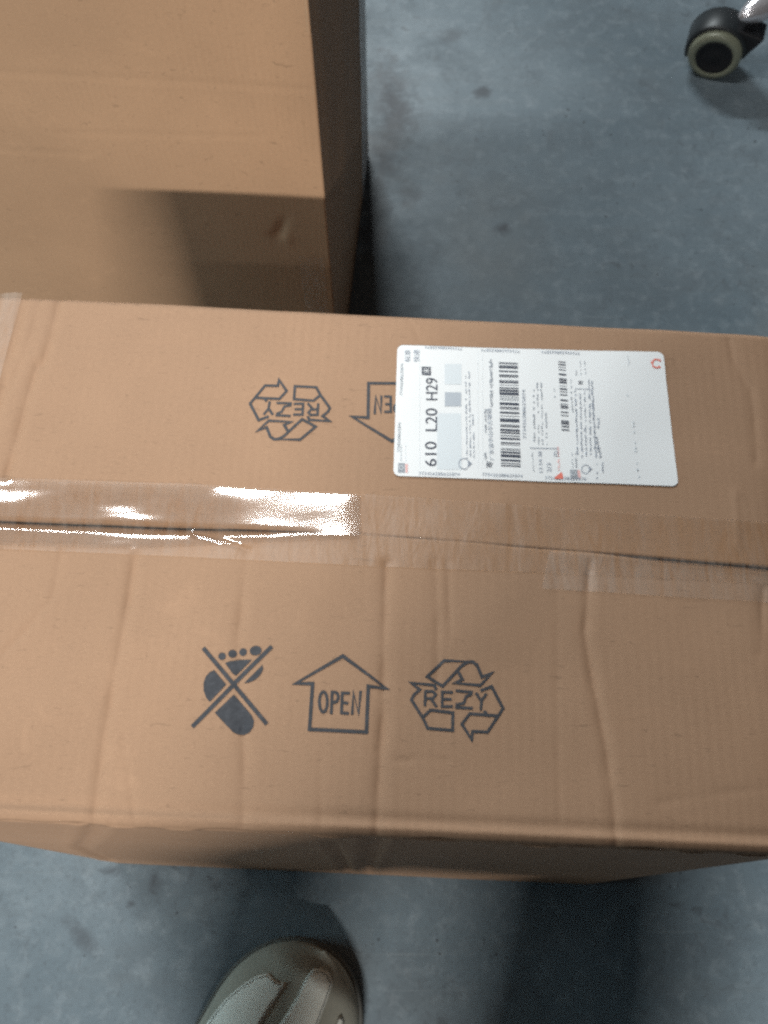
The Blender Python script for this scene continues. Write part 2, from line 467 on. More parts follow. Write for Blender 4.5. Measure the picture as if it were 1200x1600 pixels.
class Shape:
    """collects flat outlines in metres"""
    def __init__(s, tf): s.v = []; s.f = []; s.tf = tf
    def poly(s, pts):
        n = len(s.v); s.v += [s.tf(*p) for p in pts]; s.f.append(list(range(n, n + len(pts)))); return s
    def stroke(s, pts, w, closed=False):
        pts = [np.array(p, float) for p in pts]
        if closed: pts = pts + [pts[0]]
        N = len(pts); h = w / 2; Ls = []; Rs = []
        for i in range(N):
            if closed and i in (0, N - 1): a, b = pts[-2], pts[1]; p = pts[i]
            else:
                p = pts[i]; a = pts[max(i - 1, 0)]; b = pts[min(i + 1, N - 1)]
            d1 = p - a; d2 = b - p
            if np.hypot(*d1) < 1e-9: d1 = d2
            if np.hypot(*d2) < 1e-9: d2 = d1
            d1 = d1 / np.hypot(*d1); d2 = d2 / np.hypot(*d2)
            t = d1 + d2; t = t / max(np.hypot(*t), 1e-6); nrm = np.array([-t[1], t[0]])
            m = h / max(nrm @ np.array([-d1[1], d1[0]]), .42)
            ext = 0
            if not closed and i == 0: p = p - d2 * h * .6
            if not closed and i == N - 1: p = p + d1 * h * .6
            Ls.append(p + nrm * m); Rs.append(p - nrm * m)
        for i in range(N - 1): s.poly([Ls[i], Ls[i + 1], Rs[i + 1], Rs[i]])
        return s
    def ell(s, c, rx, ry, rot=0, n=22):
        ca, sa = math.cos(rot), math.sin(rot)
        return s.poly([(c[0] + rx * math.cos(t) * ca - ry * math.sin(t) * sa, c[1] + rx * math.cos(t) * sa + ry * math.sin(t) * ca)
                       for t in np.linspace(0, 2 * math.pi, n, endpoint=False)])
    def build(s, name, zf, lift, mat, parent, cut=.004):
        return conform(name, s.v, s.f, zf, lift, mat, parent, cut)
def zoomed(x0, y0, sc, z=HB):
    return lambda a, b: U(x0 + a / sc, y0 + b / sc, z)
def arc(c, rx, ry, t0, t1, n=14):
    return [(c[0] + rx * math.cos(math.radians(t)), c[1] + ry * math.sin(math.radians(t))) for t in np.linspace(t0, t1, n)]

def sym_foot(tf):
    s = Shape(tf)
    s.stroke([(272, 168), (600, 560), (958, 990)], 46)
    s.stroke([(1012, 152), (620, 535)], 46); s.stroke([(590, 575), (152, 1018)], 46)
    s.ell((472, 250), 42, 40); s.ell((587, 222), 48, 43); s.ell((703, 203), 43, 42); s.ell((843, 188), 66, 52, -.15)
    s.poly([(505, 325), (560, 305), (680, 288), (800, 290), (690, 400), (625, 462), (590, 440)])
    s.poly([(918, 345), (928, 390), (905, 440), (870, 485), (820, 520), (765, 540), (715, 547), (820, 445)])
    s.poly([(385, 403), (335, 425), (290, 475), (266, 545), (268, 625), (295, 705), (335, 752), (420, 665), (518, 562), (450, 480)])
    s.poly([(392, 872), (500, 770), (602, 672), (700, 785), (800, 905), (826, 965), (815, 1035), (775, 1090), (715, 1115), (650, 1112), (598, 1090), (500, 990)])
    return s
def sym_house(tf):
    s = Shape(tf)
    s.stroke([(605, 108), (1085, 462), (885, 440), (865, 948), (238, 918), (272, 412), (85, 412)], 40, True)
    # OPEN
    w = 32
    s.stroke(arc((390, 615), 44, 112, 0, 345, 22), w, True)
    s.stroke([(487, 500), (478, 740)], w); s.stroke([(490, 508)] + arc((518, 562), 36, 55, -80, 80, 9) + [(484, 620)], w)
    s.stroke([(672, 518), (598, 515), (590, 735), (662, 742)], w); s.stroke([(594, 622), (655, 628)], w)
    s.stroke([(708, 745), (722, 510), (778, 745), (800, 500)], w)
    return s
def sym_rezy(tf):
    s = Shape(tf); w = 34
    s.stroke([(450, 85), (265, 260), (435, 365), (600, 190), (645, 140), (700, 108), (755, 98)], w, True)
    s.stroke([(705, 100), (765, 98), (815, 135), (870, 268), (978, 222), (850, 358), (572, 330), (655, 292), (600, 198)], w)
    s.stroke([(362, 398), (345, 355), (92, 332), (182, 405), (115, 465), (92, 520), (215, 715), (270, 832), (545, 855), (548, 660), (300, 630), (218, 710)], w)
    s.stroke([(862, 415), (975, 370), (1102, 612), (930, 873), (765, 866), (755, 955), (647, 785), (735, 670), (1035, 695)], w)
    s.stroke([(900, 645), (925, 685)], w)
    l = 31
    s.stroke([(245, 418), (240, 580)], l); s.stroke([(248, 424), (325, 422), (360, 458), (328, 502), (252, 502)], l); s.stroke([(308, 508), (366, 588)], l)
    s.stroke([(540, 434), (432, 430), (430, 590), (540, 590)], l); s.stroke([(435, 510), (525, 510)], l)
    s.stroke([(588, 416), (760, 432)], l); s.stroke([(752, 455), (696, 478), (665, 555), (585, 570)], l); s.stroke([(582, 600), (760, 610)], l)
    s.stroke([(808, 448), (862, 530), (915, 455)], l); s.stroke([(864, 530), (856, 625)], l)
    return s
LIFT = .00035
sym_foot(zoomed(280, 990, 7.059)).build("no_step_symbol", z_near, LIFT, INK, box)
sym_house(zoomed(450, 1010, 7.059)).build("open_arrow_symbol", z_near, LIFT, INK, box)
sym_rezy(zoomed(630, 1020, 7.059)).build("recycling_symbol", z_near, LIFT, INK, box)
# the same print, upside down, on the rear flap
cA = U(713, 1092, HB); cB = U(454, 641, HB)
rot = math.pi + math.radians(1.5)
def turned(tf):
    ca, sa = math.cos(rot), math.sin(rot)
    def g(a, b):
        d = tf(a, b) - cA
        return cB + np.array([ca * d[0] - sa * d[1], sa * d[0] + ca * d[1]])
    return g
sym_house(turned(zoomed(450, 1010, 7.059))).build("open_arrow_symbol", z_far, LIFT, INK, box)
sym_rezy(turned(zoomed(630, 1020, 7.059))).build("recycling_symbol", z_far, LIFT, INK, box)

# ---- shipping label
def z_lab(X, Y): return z_far(X, Y) + .0008 + .0002 * np.abs(nz(X, Y, 16.0, 5.0))
LC = [U(*p, HB) for p in ((621, 540), (1036, 551), (1060, 760), (614.5, 745))]      # TL TR BR BL
def rounded(c, r):
    out = []
    for i in range(4):
        p, a, b = c[i], c[i - 1], c[(i + 1) % 4]
        da = (a - p) / np.hypot(*(a - p)); db = (b - p) / np.hypot(*(b - p))
        for t in np.linspace(0, math.pi / 2, 7):
            out.append(p + da * r * (1 - math.sin(t)) + db * r * (1 - math.cos(t)))
    return out
lab = conform("shipping_label", rounded(LC, .0042), [list(range(28))], z_lab, 0, PAPER, box, .005)
lab["label"] = "white shipping label with barcodes"
PL = .00030
def zs(x0, y0, s): return zoomed(x0, y0, s)
Z1 = zs(600, 520, 2.5); Z2 = zs(760, 530, 6.959); Z3 = zs(900, 530, 6.6647); ZA = zs(610, 530, 6.959)
def text_mesh(txt):
    cu = bpy.data.curves.new("t", 'FONT'); cu.body = txt; cu.size = 1; cu.resolution_u = 3
    ob = bpy.data.objects.new("t", cu); COL.objects.link(ob)
    dg = bpy.context.evaluated_depsgraph_get(); dg.update()
    me = ob.evaluated_get(dg).to_mesh()
    V = np.array([(w.co.x, w.co.y) for w in me.vertices]); F = [list(p.vertices) for p in me.polygons]
    ob.evaluated_get(dg).to_mesh_clear()
    bpy.data.objects.remove(ob); bpy.data.curves.remove(cu)
    return V, F
def put_text(sh, tf, txt, p0, p1, h):
    """text from p0 to p1 along its baseline, glyph height h to the left of that line (all in the crop's units)"""
    V, F = text_mesh(txt)
    if len(V) == 0: return
    lo, hi = V.min(0), V.max(0)
    p0 = np.array(p0, float); p1 = np.array(p1, float); d = p1 - p0
    n = np.array([d[1], -d[0]]) / np.hypot(*d)            # picture y runs down: left of the reading direction
    b = len(sh.v)
    for x, y in V:
        q = p0 + d * (x - lo[0]) / (hi[0] - lo[0]) + n * h * (y - lo[1]) / (hi[1] - lo[1])
        sh.v.append(tf(*q))
    sh.f += [[i + b for i in f] for f in F]
rng = random.Random(4)
def dashes(sh, tf, p0, p1, h, cell, fill=.72):
    """rows of print too small to read"""
    p0 = np.array(p0, float); p1 = np.array(p1, float); L = np.hypot(*(p1 - p0)); d = (p1 - p0) / L
    n = np.array([d[1], -d[0]]); t = 0
    f = Shape(tf)
    while t < L:
        w = cell * rng.uniform(.35, .85)
        if rng.random() < fill:
            o = rng.uniform(0, .3) * h; hh = h * rng.uniform(.35, .8)
            a = p0 + d * t + n * o; b = p0 + d * min(t + w, L) + n * o
            f.poly([a, b, b + n * hh, a + n * hh])
        t += cell * rng.uniform(.8, 1.15)
    bse = len(sh.v); sh.v += f.v; sh.f += [[i + bse for i in q] for q in f.f]
def S(): return Shape(lambda a, b: np.array([a, b]))
def fin(sh, name, mat, lift=PL):
    o = conform(name, sh.v, sh.f, z_lab, lift, mat, lab, .02)
    if name in ("small_print", "notice_text", "tear_line", "faint_print", "sender_address", "barcode", "edge_number", "tracking_number", "courier_text", "ruled_line", "service_text", "routing_code", "print_time", "red_swirl_mark", "place_pin"): o["kind"] = "stuff"
    return o
def addpoly(sh, tf, pts): 
    b = len(sh.v); sh.v += [tf(*p) for p in pts]; sh.f.append(list(range(b, b + len(pts))))
def addstroke(sh, tf, pts, w, closed=False):
    f = Shape(tf).stroke(pts, w, closed); b = len(sh.v); sh.v += f.v; sh.f += [[i + b for i in q] for q in f.f]

TRACK = "773426288625874"
t = S(); [put_text(t, Z1, w_, a_, b_, 46) for w_, a_, b_ in (("610", (205, 526), (205, 430)), ("L20", (207, 388), (208, 299)), ("H29", (209, 267), (209, 181)))]; fin(t, "routing_code", LINK)
t = S(); put_text(t, Z1, "标准", (103, 118), (103, 70), 23); put_text(t, Z1, "快递", (138, 118), (138, 70), 23); fin(t, "service_text", LMID)
t = S(); addpoly(t, Z1, [(147, 137), (182, 138), (183, 171), (147, 169)]); fin(t, "code_square", LINK)
t = S(); put_text(t, Z1, "末", (179, 167), (179, 141), 28); fin(t, "code_square_character", PAPER, PL * 2)
# number repeated along the edges
t = S()
for a, b in (((305, 60), (160, 55)), ((530, 69), (380, 64)), ((765, 76), (615, 71))): t = S(); put_text(t, Z1, TRACK, a, b, 10); fin(t, "edge_number", LMID)
for a, b in (((135, 560), (295, 564)), ((382, 564), (540, 569)), ((628, 574), (788, 580))): t = S(); put_text(t, Z1, TRACK, a, b, 12); fin(t, "edge_number", LMID)
t = S(); put_text(t, Z1, TRACK, (72, 250), (76, 125), 11); fin(t, "edge_number", LGREY); t = S(); put_text(t, Z1, TRACK, (62, 470), (66, 355), 11)
fin(t, "edge_number", LGREY)
# pale grey field beside the routing code
t = S(); addpoly(t, Z1, [(208, 318), (300, 318), (303, 540), (205, 538)]); fin(t, "pale_field", LFIELD, PL * .5); t = S(); addpoly(t, Z1, [(236, 125), (302, 125), (302, 205), (236, 205)])
fin(t, "pale_field", LFIELD, PL * .5)
t = S(); addpoly(t, Z1, [(237, 236), (301, 236), (301, 290), (237, 290)]); fin(t, "grey_square", LFIELD2, PL * .7)
# notice lines
t = S()
dashes(t, Z1, (327, 495), (322, 150), 8, 7, .75); dashes(t, Z1, (341, 495), (336, 150), 8, 7, .75); dashes(t, Z1, (355, 495), (350, 320), 8, 7, .85)
fin(t, "notice_text", LMID)
t = S()
for xx in (138, 366, 384):
    for i in range(52): y0 = 70 + i * 9; addpoly(t, Z1, [(xx, y0), (xx + 1.6, y0), (xx + 1.6, y0 + 4), (xx, y0 + 4)])
fin(t, "tear_line", LPALE)
def pin(tf, c, r):
    t = S(); addstroke(t, tf, arc(c, r, r, 60, 300, 16), r * .16); 
    addpoly(t, tf, [(c[0] + r * 1.5, c[1]), (c[0] + r * .55, c[1] + r * .8), (c[0] + r * .75, c[1]), (c[0] + r * .55, c[1] - r * .8)]); return t
fin(pin(ZA, (800, 1368), 58), "place_pin", LMID)
fin(pin(Z2, (1078, 1420), 46), "place_pin", LMID)
# sender line
t = S(); put_text(t, Z1, "寄", (422, 533), (424, 508), 26); fin(t, "sender_mark", LINK); t = S(); put_text(t, Z2, "寄", (1050, 500), (1050, 455), 55); fin(t, "sender_mark", LINK)
t = S(); put_text(t, Z1, "广东省中山市古镇镇", (430, 502), (420, 298), 20); fin(t, "sender_address", LMID)
t = S(); dashes(t, Z1, (428, 292), (424, 105), 18, 9, .9); dashes(t, Z1, (402, 500), (402, 470), 14, 8, .9); dashes(t, Z1, (402, 395), (400, 290), 12, 7, .8)
fin(t, "sender_address", LGREY)
# barcodes
def barcode(tf, bars, xl, xr, y0, y1):
    t = S()
    for y, w in bars:
        k_ = (y - y0) / (y1 - y0); a = xl[0] + (xl[1] - xl[0]) * k_; b = xr[0] + (xr[1] - xr[0]) * k_; s_ = 8
        addpoly(t, tf, [(a, y - w / 2 - s_ * .5), (b, y - w / 2 + s_ * .5), (b, y + w / 2 + s_ * .5), (a, y + w / 2 - s_ * .5)])
    return t
B1 = [(265, 12), (292, 6), (311, 20), (355, 14), (400, 14), (418, 6), (455, 5), (475, 18), (508, 5), (540, 12), (568, 20), (602, 28), (635, 5), (655, 4), (672, 4),
      (712, 26), (752, 12), (770, 5), (808, 18), (845, 6), (875, 5), (895, 28), (940, 6), (958, 12), (998, 22), (1028, 14), (1060, 8), (1092, 18), (1138, 12),
      (1160, 5), (1200, 4), (1215, 6), (1242, 18), (1280, 28), (1328, 20), (1362, 8), (1388, 12)]
fin(barcode(Z2, B1, (133, 155), (340, 371), 265, 1388), "barcode", LINK)
B2 = [(250, 10), (278, 12), (308, 6), (337, 8), (385, 18), (435, 10), (452, 10), (475, 16), (515, 5), (547, 16), (578, 8), (612, 10), (670, 16), (712, 6),
      (738, 16), (757, 6), (800, 10), (835, 8), (898, 14), (922, 18), (955, 12), (990, 12)]
fin(barcode(Z2, B2, (780, 815), (860, 900), 250, 990), "barcode", LINK)
t = S(); put_text(t, Z1, TRACK, (555, 415), (551, 225), 13); fin(t, "tracking_number", LMID)
# small print columns
t = S()
for x, y0, y1 in ((535, 1150, 540), (578, 1150, 480), (620, 1150, 480), (668, 1150, 775)): dashes(t, Z2, (x, y0), (x - 14, y1), 26, 34, .72)
dashes(t, Z2, (945, 800), (925, 430), 22, 30, .6); dashes(t, Z2, (520, 1440), (505, 1240), 20, 26, .7); dashes(t, Z2, (945, 1400), (935, 1240), 26, 24, .8); dashes(t, Z2, (990, 1400), (980, 1240), 26, 24, .8)
dashes(t, Z2, (990, 390), (985, 340), 26, 24, .9); dashes(t, Z2, (1035, 390), (1025, 220), 18, 22, .8); dashes(t, Z2, (1085, 380), (1075, 240), 18, 22, .6); dashes(t, Z2, (755, 640), (745, 540), 20, 24, .8)
fin(t, "small_print", LGREY)
t = S()
for x, y0, y1, f_ in ((1000, 1260, 560, .8), (1050, 1300, 600, .9), (1095, 1280, 560, .7), (1145, 1260, 440, .85)): dashes(t, Z2, (x, y0), (x - 22, y1), 26, 22, f_)
dashes(t, Z3, (220, 1240), (175, 440), 34, 24, .95); dashes(t, Z3, (268, 1240), (228, 1020), 40, 22, .95); dashes(t, Z3, (246, 930), (238, 760), 26, 28, .7)
dashes(t, Z3, (230, 1460), (222, 1290), 22, 30, .7); dashes(t, Z3, (292, 1460), (284, 1290), 26, 24, .8)
fin(t, "small_print", LMID)
t = S(); put_text(t, Z2, "13 54 38", (612, 1452), (600, 1222), 40); put_text(t, Z2, "2/3", (708, 1448), (702, 1352), 50); fin(t, "print_time", LMID)
t = S(); addstroke(t, Z2, [(470, 1190), (620, 1192), (782, 1194)], 7); addstroke(t, Z2, [(960, 545), (1120, 552)], 6); addstroke(t, Z2, arc((758, 1252), 27, 27, 0, 345, 18), 6, True); addstroke(t, Z2, [(748, 1252), (756, 1260), (770, 1240)], 6)
fin(t, "ruled_line", LMID)
# courier marks
t = S(); addpoly(t, Z2, [(740, 1508), (815, 1448), (832, 1500), (828, 1525), (745, 1526)]); fin(t, "courier_mark", LRED, PL * 1.5)
t = S(); dashes(t, Z2, (800, 1430), (790, 1175), 26, 26, .9); fin(t, "courier_text", LPINK); t = S(); addpoly(t, Z2, [(985, 1430), (1012, 1430), (1024, 1520), (996, 1522)]); fin(t, "courier_stripe", LPINK); t = S()
addpoly(t, ZA, [(160, 1370), (188, 1372), (186, 1466), (166, 1466)])
fin(t, "courier_stripe", LPINK)
t = S(); addpoly(t, Z2, [(905, 1425), (985, 1425), (996, 1520), (912, 1520)]); fin(t, "courier_square", LGREY); t = S(); addpoly(t, ZA, [(84, 1362), (156, 1362), (158, 1465), (80, 1462)]); fin(t, "courier_square", LGREY)
t = S(); addstroke(t, Z2, arc((945, 1468), 24, 24, 0, 340, 14), 8, True); fin(t, "courier_ring", LPALE, PL * 2); t = S(); addstroke(t, ZA, arc((120, 1412), 22, 22, 0, 340, 14), 8, True); fin(t, "courier_ring", LPALE, PL * 2)
t = S(); dashes(t, ZA, (125, 1340), (130, 1165), 26, 20, .9); dashes(t, ZA, (172, 1340), (170, 1165), 14, 18, .6); fin(t, "small_print", LPALE)
t = S()
for a0, a1 in ((-150, -50), (60, 150), (165, 200)): addstroke(t, Z3, arc((836, 258), 44, 42, a0, a1, 8), 15)
for a0 in (-45, 48, 195): addpoly(t, Z3, [(836 + r_ * math.cos(math.radians(a_)), 258 + r_ * math.sin(math.radians(a_))) for r_, a_ in ((30, a0 - 8), (66, a0 - 8), (48, a0 + 26))])
fin(t, "red_swirl_mark", LRED)
t = S()
dashes(t, Z3, (560, 270), (550, 180), 34, 26, .8); dashes(t, Z3, (545, 600), (540, 580), 30, 20, .9)
dashes(t, Z3, (668, 1480), (600, 800), 36, 34, .5); fin(t, "faint_print", LPALE)

# ---- packing tape along the seam
def z_smooth(X, Y):
    f = sstep(Y - seam_y(X), -.006, .003)
    dl, dr = edge_d(X, Y, FL, NL), edge_d(X, Y, NR, FR)
    zn = HB + body_z(X, Y) - drop_step(X) * np.exp(-np.clip(seam_y(X) - Y, 0, 1) / .05)
    zf_ = HB + body_z(X, Y)
    g = .75 * (grooves(X, Y, CREASE_NEAR) * (Y < seam_y(X)) + grooves(X, Y, CREASE_FAR) * (Y >= seam_y(X)))
    return f * zf_ + (1 - f) * zn + g - .003 * np.exp(-np.clip(dr, 0, 1) / .008) - .002 * np.exp(-np.clip(dl, 0, 1) / .006)
def tape(name, top, bot, lift, wr, mat, nu=260, nv=44, seed=1.0, wrap_r=False, ragged=0.0, calm=0.0):
    T = np.array([U(*p, HB) for p in top]); B = np.array([U(*p, HB) for p in bot])
    uu = np.linspace(0, 1, nu)
    def along(P):
        s = np.concatenate([[0], np.cumsum(np.hypot(*np.diff(P, axis=0).T))]); s /= s[-1]
        return np.stack([np.interp(uu, s, P[:, 0]), np.interp(uu, s, P[:, 1])], -1)
    Tt, Bb = along(T), along(B)
    vv = np.linspace(0, 1, nv)
    XY = Bb[None] + (Tt - Bb)[None] * vv[:, None, None]
    if ragged:
        XY[:, -1, 0] += ragged * np.sign(np.sin(np.arange(nv) * 2.1))
    X, Y = XY[..., 0], XY[..., 1]
    W = wr * (nz(X * .42, Y * 2.0, 30.0, seed) + .35 * nz(X * .45, Y * 1.3, 75.0, seed + 4) + .12 * nz(X * 1.5, Y * .4, 110.0, seed + 8))
    W = W * (1 - calm * sstep(X, -.115, -.09))
    Z = z_smooth(X, Y) + lift + np.maximum(W, -lift * .7)
    if calm: Z += (np.clip(seam_y(X) + .012 - Y, -.02, .02) * -.05 + .0006) * (1 - sstep(X, -.125, -.085)) + np.clip(seam_y(X) - .002 - Y, 0, .03) * .09
    P = np.stack([X, Y, Z], -1)
    if wrap_r:                                      # the tape end folds down over the end of the box
        ext = []
        for kx, kz in ((.003, -.004), (.004, -.014), (.0045, -.05)):
            q = P[:, -1].copy(); q[:, 0] += kx; q[:, 2] += kz; ext.append(q)
        P = np.concatenate([P, np.stack(ext, 1)], 1)
    o = grid(name, P, mat, box)
    m = o.modifiers.new("film", 'SOLIDIFY'); m.thickness = .00005; m.offset = 1
    o.modifiers.clear()
    return o
tape("packing_tape", [(-90, 738), (0, 746), (300, 757), (560, 772), (900, 796), (1212, 817)],
     [(-110, 846), (0, 856), (250, 866), (560, 884), (900, 898), (1208, 912)], .0006, .0003, FILM_MATTE, wrap_r=True)["label"] = "brownish clear tape along the whole seam"
tape("packing_tape", [(-92, 742), (0, 752), (300, 762), (562, 776)],
     [(-110, 848), (0, 852), (200, 856), (400, 848), (563, 843)], .0012, .0007, FILM_GLOSS, 320, 60, 6.0, ragged=.0006, calm=.98)["label"] = "shiny overlapping clear tape on the left of the seam"
tape("packing_tape", [(858, 862), (1000, 870), (1210, 885)],
     [(846, 921), (1000, 930), (1207, 941)], .0011, .0003, FILM_PALE, 160, 24, 9.0)["label"] = "pale strip of tape below the seam at right"
# end wrap of tape at the far left corner
Q = np.zeros((12, 24, 3))
for i, vv_ in enumerate(np.linspace(0, 1, 12)):
    for j, uu_ in enumerate(np.linspace(0, 1, 24)):
        p = U(-60 + 95 * uu_ - 38 * vv_, 458 + 150 * vv_, HB)
        Q[i, j] = (p[0], p[1], 0)
Q[..., 2] = z_smooth(Q[..., 0], Q[..., 1]) + .0012 + .0008 * np.abs(nz(Q[..., 0], Q[..., 1], 60, 3.0))
grid("packing_tape", Q, FILM_PALE, box, flip=False)["label"] = "shiny tape at the left rear corner"

# ================================================================== standing carton behind
B2H = 0.665
k2 = -.082
e2 = np.array([1, k2]) / math.hypot(1, k2); n2 = np.array([-e2[1], e2[0]])     # along the face, and backwards
c_fr = np.array([-.0605, .667]); c_br = np.array([-.0248, 1.0814])
W2 = .56
c_fl = c_fr - e2 * W2; c_bl = c_br - e2 * W2
box2 = empty("cardboard_box", ((c_fl[0] + c_br[0]) / 2, (c_fl[1] + c_br[1]) / 2, 0))
tag(box2, "taller plain brown cardboard box standing upright behind, upper left", "box", "brown cardboard boxes")
zt2 = B2H - .004
def dent(sx, z):        # small push-in near the lower right of the front face
    x0 = W2 - .050; z0 = .312
    return -.0032 * np.exp(-(((sx - x0) - .35 * (z - z0)) / .006) ** 2 - ((z - z0) / .014) ** 2) - .0022 * np.exp(-((sx - x0 + .006) / .010) ** 2 - ((z - z0 + .010) / .004) ** 2) + .0010 * np.exp(-((sx - x0 - .006) / .006) ** 2 - ((z - z0 + .016) / .01) ** 2)
panel("side_panel", c_fl, c_fr, 300, zt2, .002, [([(0, .4975), (.25, .4985), (.5, .497), (.75, .4985), (1, .497)], .0030, .0005),
      ([(.2, .40), (.6, .405)], .003, .0004), ([(.55, .43), (.9, .44)], .003, .0004)], CARD2, box2, B2H, 170, 5, dent)
panel("side_panel", c_fr, c_br, 80, zt2, .004, [], CARD2, box2, B2H, 80, 6)
panel("side_panel", c_br, c_bl, 40, zt2, .003, [], CARD2, box2, B2H, 40, 7)
panel("side_panel", c_bl, c_fl, 40, zt2, .003, [], CARD2, box2, B2H, 40, 8)
mid_l, mid_r = (c_fl + c_bl) / 2, (c_fr + c_br) / 2
for A_, B_, C_, D_ in ((c_fl, c_fr, mid_r - n2 * .001, mid_l - n2 * .001), (mid_l + n2 * .001, mid_r + n2 * .001, c_br, c_bl)):
    uu, vv = np.meshgrid(np.linspace(0, 1, 40), np.linspace(0, 1, 20))
    XY = (A_[None, None] * (1 - uu[..., None]) + B_[None, None] * uu[..., None]) * (1 - vv[..., None]) + (D_[None, None] * (1 - uu[..., None]) + C_[None, None] * uu[..., None]) * vv[..., None]
    Z = B2H + .0015 * nz(XY[..., 0], XY[..., 1], 9, 2)
    grid("top_flap", np.concatenate([XY, Z[..., None]], -1), CARD2, box2, .003)
# tape: over the top seam, along the rear upright of the side and round the lower front corner
uu, vv = np.meshgrid(np.linspace(0, 1, 60), np.linspace(-.024, .024, 8))
XY = mid_l[None, None] + (mid_r - mid_l)[None, None] * uu[..., None] + n2[None, None] * vv[..., None]
grid("packing_tape", np.concatenate([XY, (B2H + .004 + 0 * uu)[..., None]], -1), FILM_GLOSS, box2)
sd = (c_br - c_fr) / np.hypot(*(c_br - c_fr)); so = np.array([sd[1], -sd[0]])
uu, vv = np.meshgrid(np.linspace(.305, .405, 12), np.linspace(.0, 1, 50))
bul = lambda s, zz: .004 * np.sin(math.pi * s / .416) * np.sin(math.pi * np.clip(1 - zz / zt2, 0, 1))
zz = .02 + vv * (zt2 - .03)
off = bul(uu, zz) + .0022 + .0003 * np.sin(zz * 60)
grid("packing_tape", np.stack([c_fr[0] + sd[0] * uu + so[0] * off, c_fr[1] + sd[1] * uu + so[1] * off, zz], -1), FILM_BOX2, box2)
uu, vv = np.meshgrid(np.linspace(W2 - .034, W2 - .006, 8), np.linspace(.02, .272, 30))
grid("packing_tape", np.stack([c_fl[0] + e2[0] * uu - n2[0] * .0035, c_fl[1] + e2[1] * uu - n2[1] * .0035, vv], -1), FILM_BOX2, box2)

# ================================================================== office chair: five-spoke base on casters
def pm(name, base, rough, metal=0.0, spec=.5, var=.15, bump=0.0):
    k = NT(name); n = k.noise(40, 4)
    k.base(k.mix([v * (1 - var) for v in base], [min(1, v * (1 + var)) for v in base], n)); k.rough(rough)
    k.b.inputs['Metallic'].default_value = metal; k.b.inputs['Specular IOR Level'].default_value = spec
    if bump: k.bump(k.noise(220, 3), bump, .0006)
    return k.m
BLACK = pm("black_plastic", (.018, .022, .025), .45)
CAPM = pm("black_cap_plastic", (.008, .008, .010), .55)
CREAM = pm("cream_tread_rubber", (.25, .265, .195), .33)
CHROME = pm("chrome", (.74, .72, .75), .22, .6)
SEAT = pm("black_seat_fabric", (.03, .032, .036), .85)
def frame(axis):
    a = Vector(axis).normalized(); up = Vector((0, 0, 1)); r = up.cross(a).normalized(); return a, r, a.cross(r)
def lathe(name, c, axis, prof, mat, parent, a0=0, a1=360, n=48):
    """prof: (distance along the axis, radius)"""
    a, r, w = frame(axis); full = (a1 - a0) >= 360
    ang = np.linspace(math.radians(a0), math.radians(a1), n + 1)
    P = np.array([[list(Vector(c) + a * d + (r * math.cos(t) + w * math.sin(t)) * q) for d, q in prof] for t in ang])
    o = grid(name, P, mat, parent)
    bm = bmesh.new(); bm.from_mesh(o.data); bmesh.ops.remove_doubles(bm, verts=bm.verts[:], dist=1e-6); bmesh.ops.recalc_face_normals(bm, faces=bm.faces[:]); bm.to_mesh(o.data); bm.free()
    for p in o.data.polygons: p.use_smooth = True
    return o
RW = .0415
wc = np.array([*U(1117, 84, RW), RW])
hub = np.array([.80, 1.392])
chair = empty("office_chair", (hub[0], hub[1], 0))
tag(chair, "office chair base with chrome leg on a black and cream caster, upper right", "chair")
def caster(c, axis):
    a = Vector(axis).normalized()
    hood = lathe("caster", c, axis, [(-.050, .020), (-.050, .044), (-.046, .0475), (-.004, .0475), (.001, .0455), (.001, .036)], BLACK, chair, 5, 200, 40)
    m = hood.modifiers.new("shell", 'SOLIDIFY'); m.thickness = .003; m.offset = -1
    hood["label"] = "twin-wheel caster with black hood"
    for s in (1, -1):
        cc = Vector(c) + a * (0.0 if s > 0 else -.046)
        pr = [(-.016, .010), (-.016, RW - .004), (-.013, RW - .001), (-.006, RW), (.002, RW), (.007, RW - .0015), (.0105, RW - .005), (.0115, RW - .009), (.0105, .029), (.0095, .028)]
        lathe("tread", cc, a * s, pr, CREAM, hood)
        lathe("hub_cap", cc, a * s, [(.008, .0295), (.0100, .0285), (.0108, .026), (.0085, .022), (.0080, .012), (.0092, .008), (.0092, 0)], CAPM, hood)
    # swivel housing reaching out under the leg
    r = Vector((0, 0, 1)).cross(a).normalized()
    return hood, r
ax = (-.30, -.95, 0)
hood, rr = caster(wc, ax)
lv = np.array([hub[0] - .555, hub[1] - 1.257]); lv /= np.hypot(*lv)
tip = np.array([.551, 1.254])
# swivel neck: wedge under the leg
def prism(name, pts_lo, pts_hi, mat, parent):
    n = len(pts_lo); f = [list(range(n))[::-1], list(range(n, 2 * n))] + [[i, (i + 1) % n, n + (i + 1) % n, n + i] for i in range(n)]
    o = link(name, mesh(name, list(pts_lo) + list(pts_hi), f), mat, parent, False)
    b = o.modifiers.new("edge", 'BEVEL'); b.width = .003; b.segments = 3
    return o
av = Vector(ax).normalized(); rv = np.array([-rr.x, -rr.y]) if rr.x < 0 else np.array([rr.x, rr.y])
def qpt(alongx, back, z): return (wc[0] + rv[0] * alongx - av.x * back, wc[1] + rv[1] * alongx - av.y * back, z)
prism("swivel_housing", [qpt(.012, .004, .086), qpt(.064, .004, .078), qpt(.040, .004, .030), qpt(.022, .004, .030)],
      [qpt(.012, .044, .086), qpt(.064, .044, .078), qpt(.040, .044, .030), qpt(.022, .044, .030)], CAPM, chair)
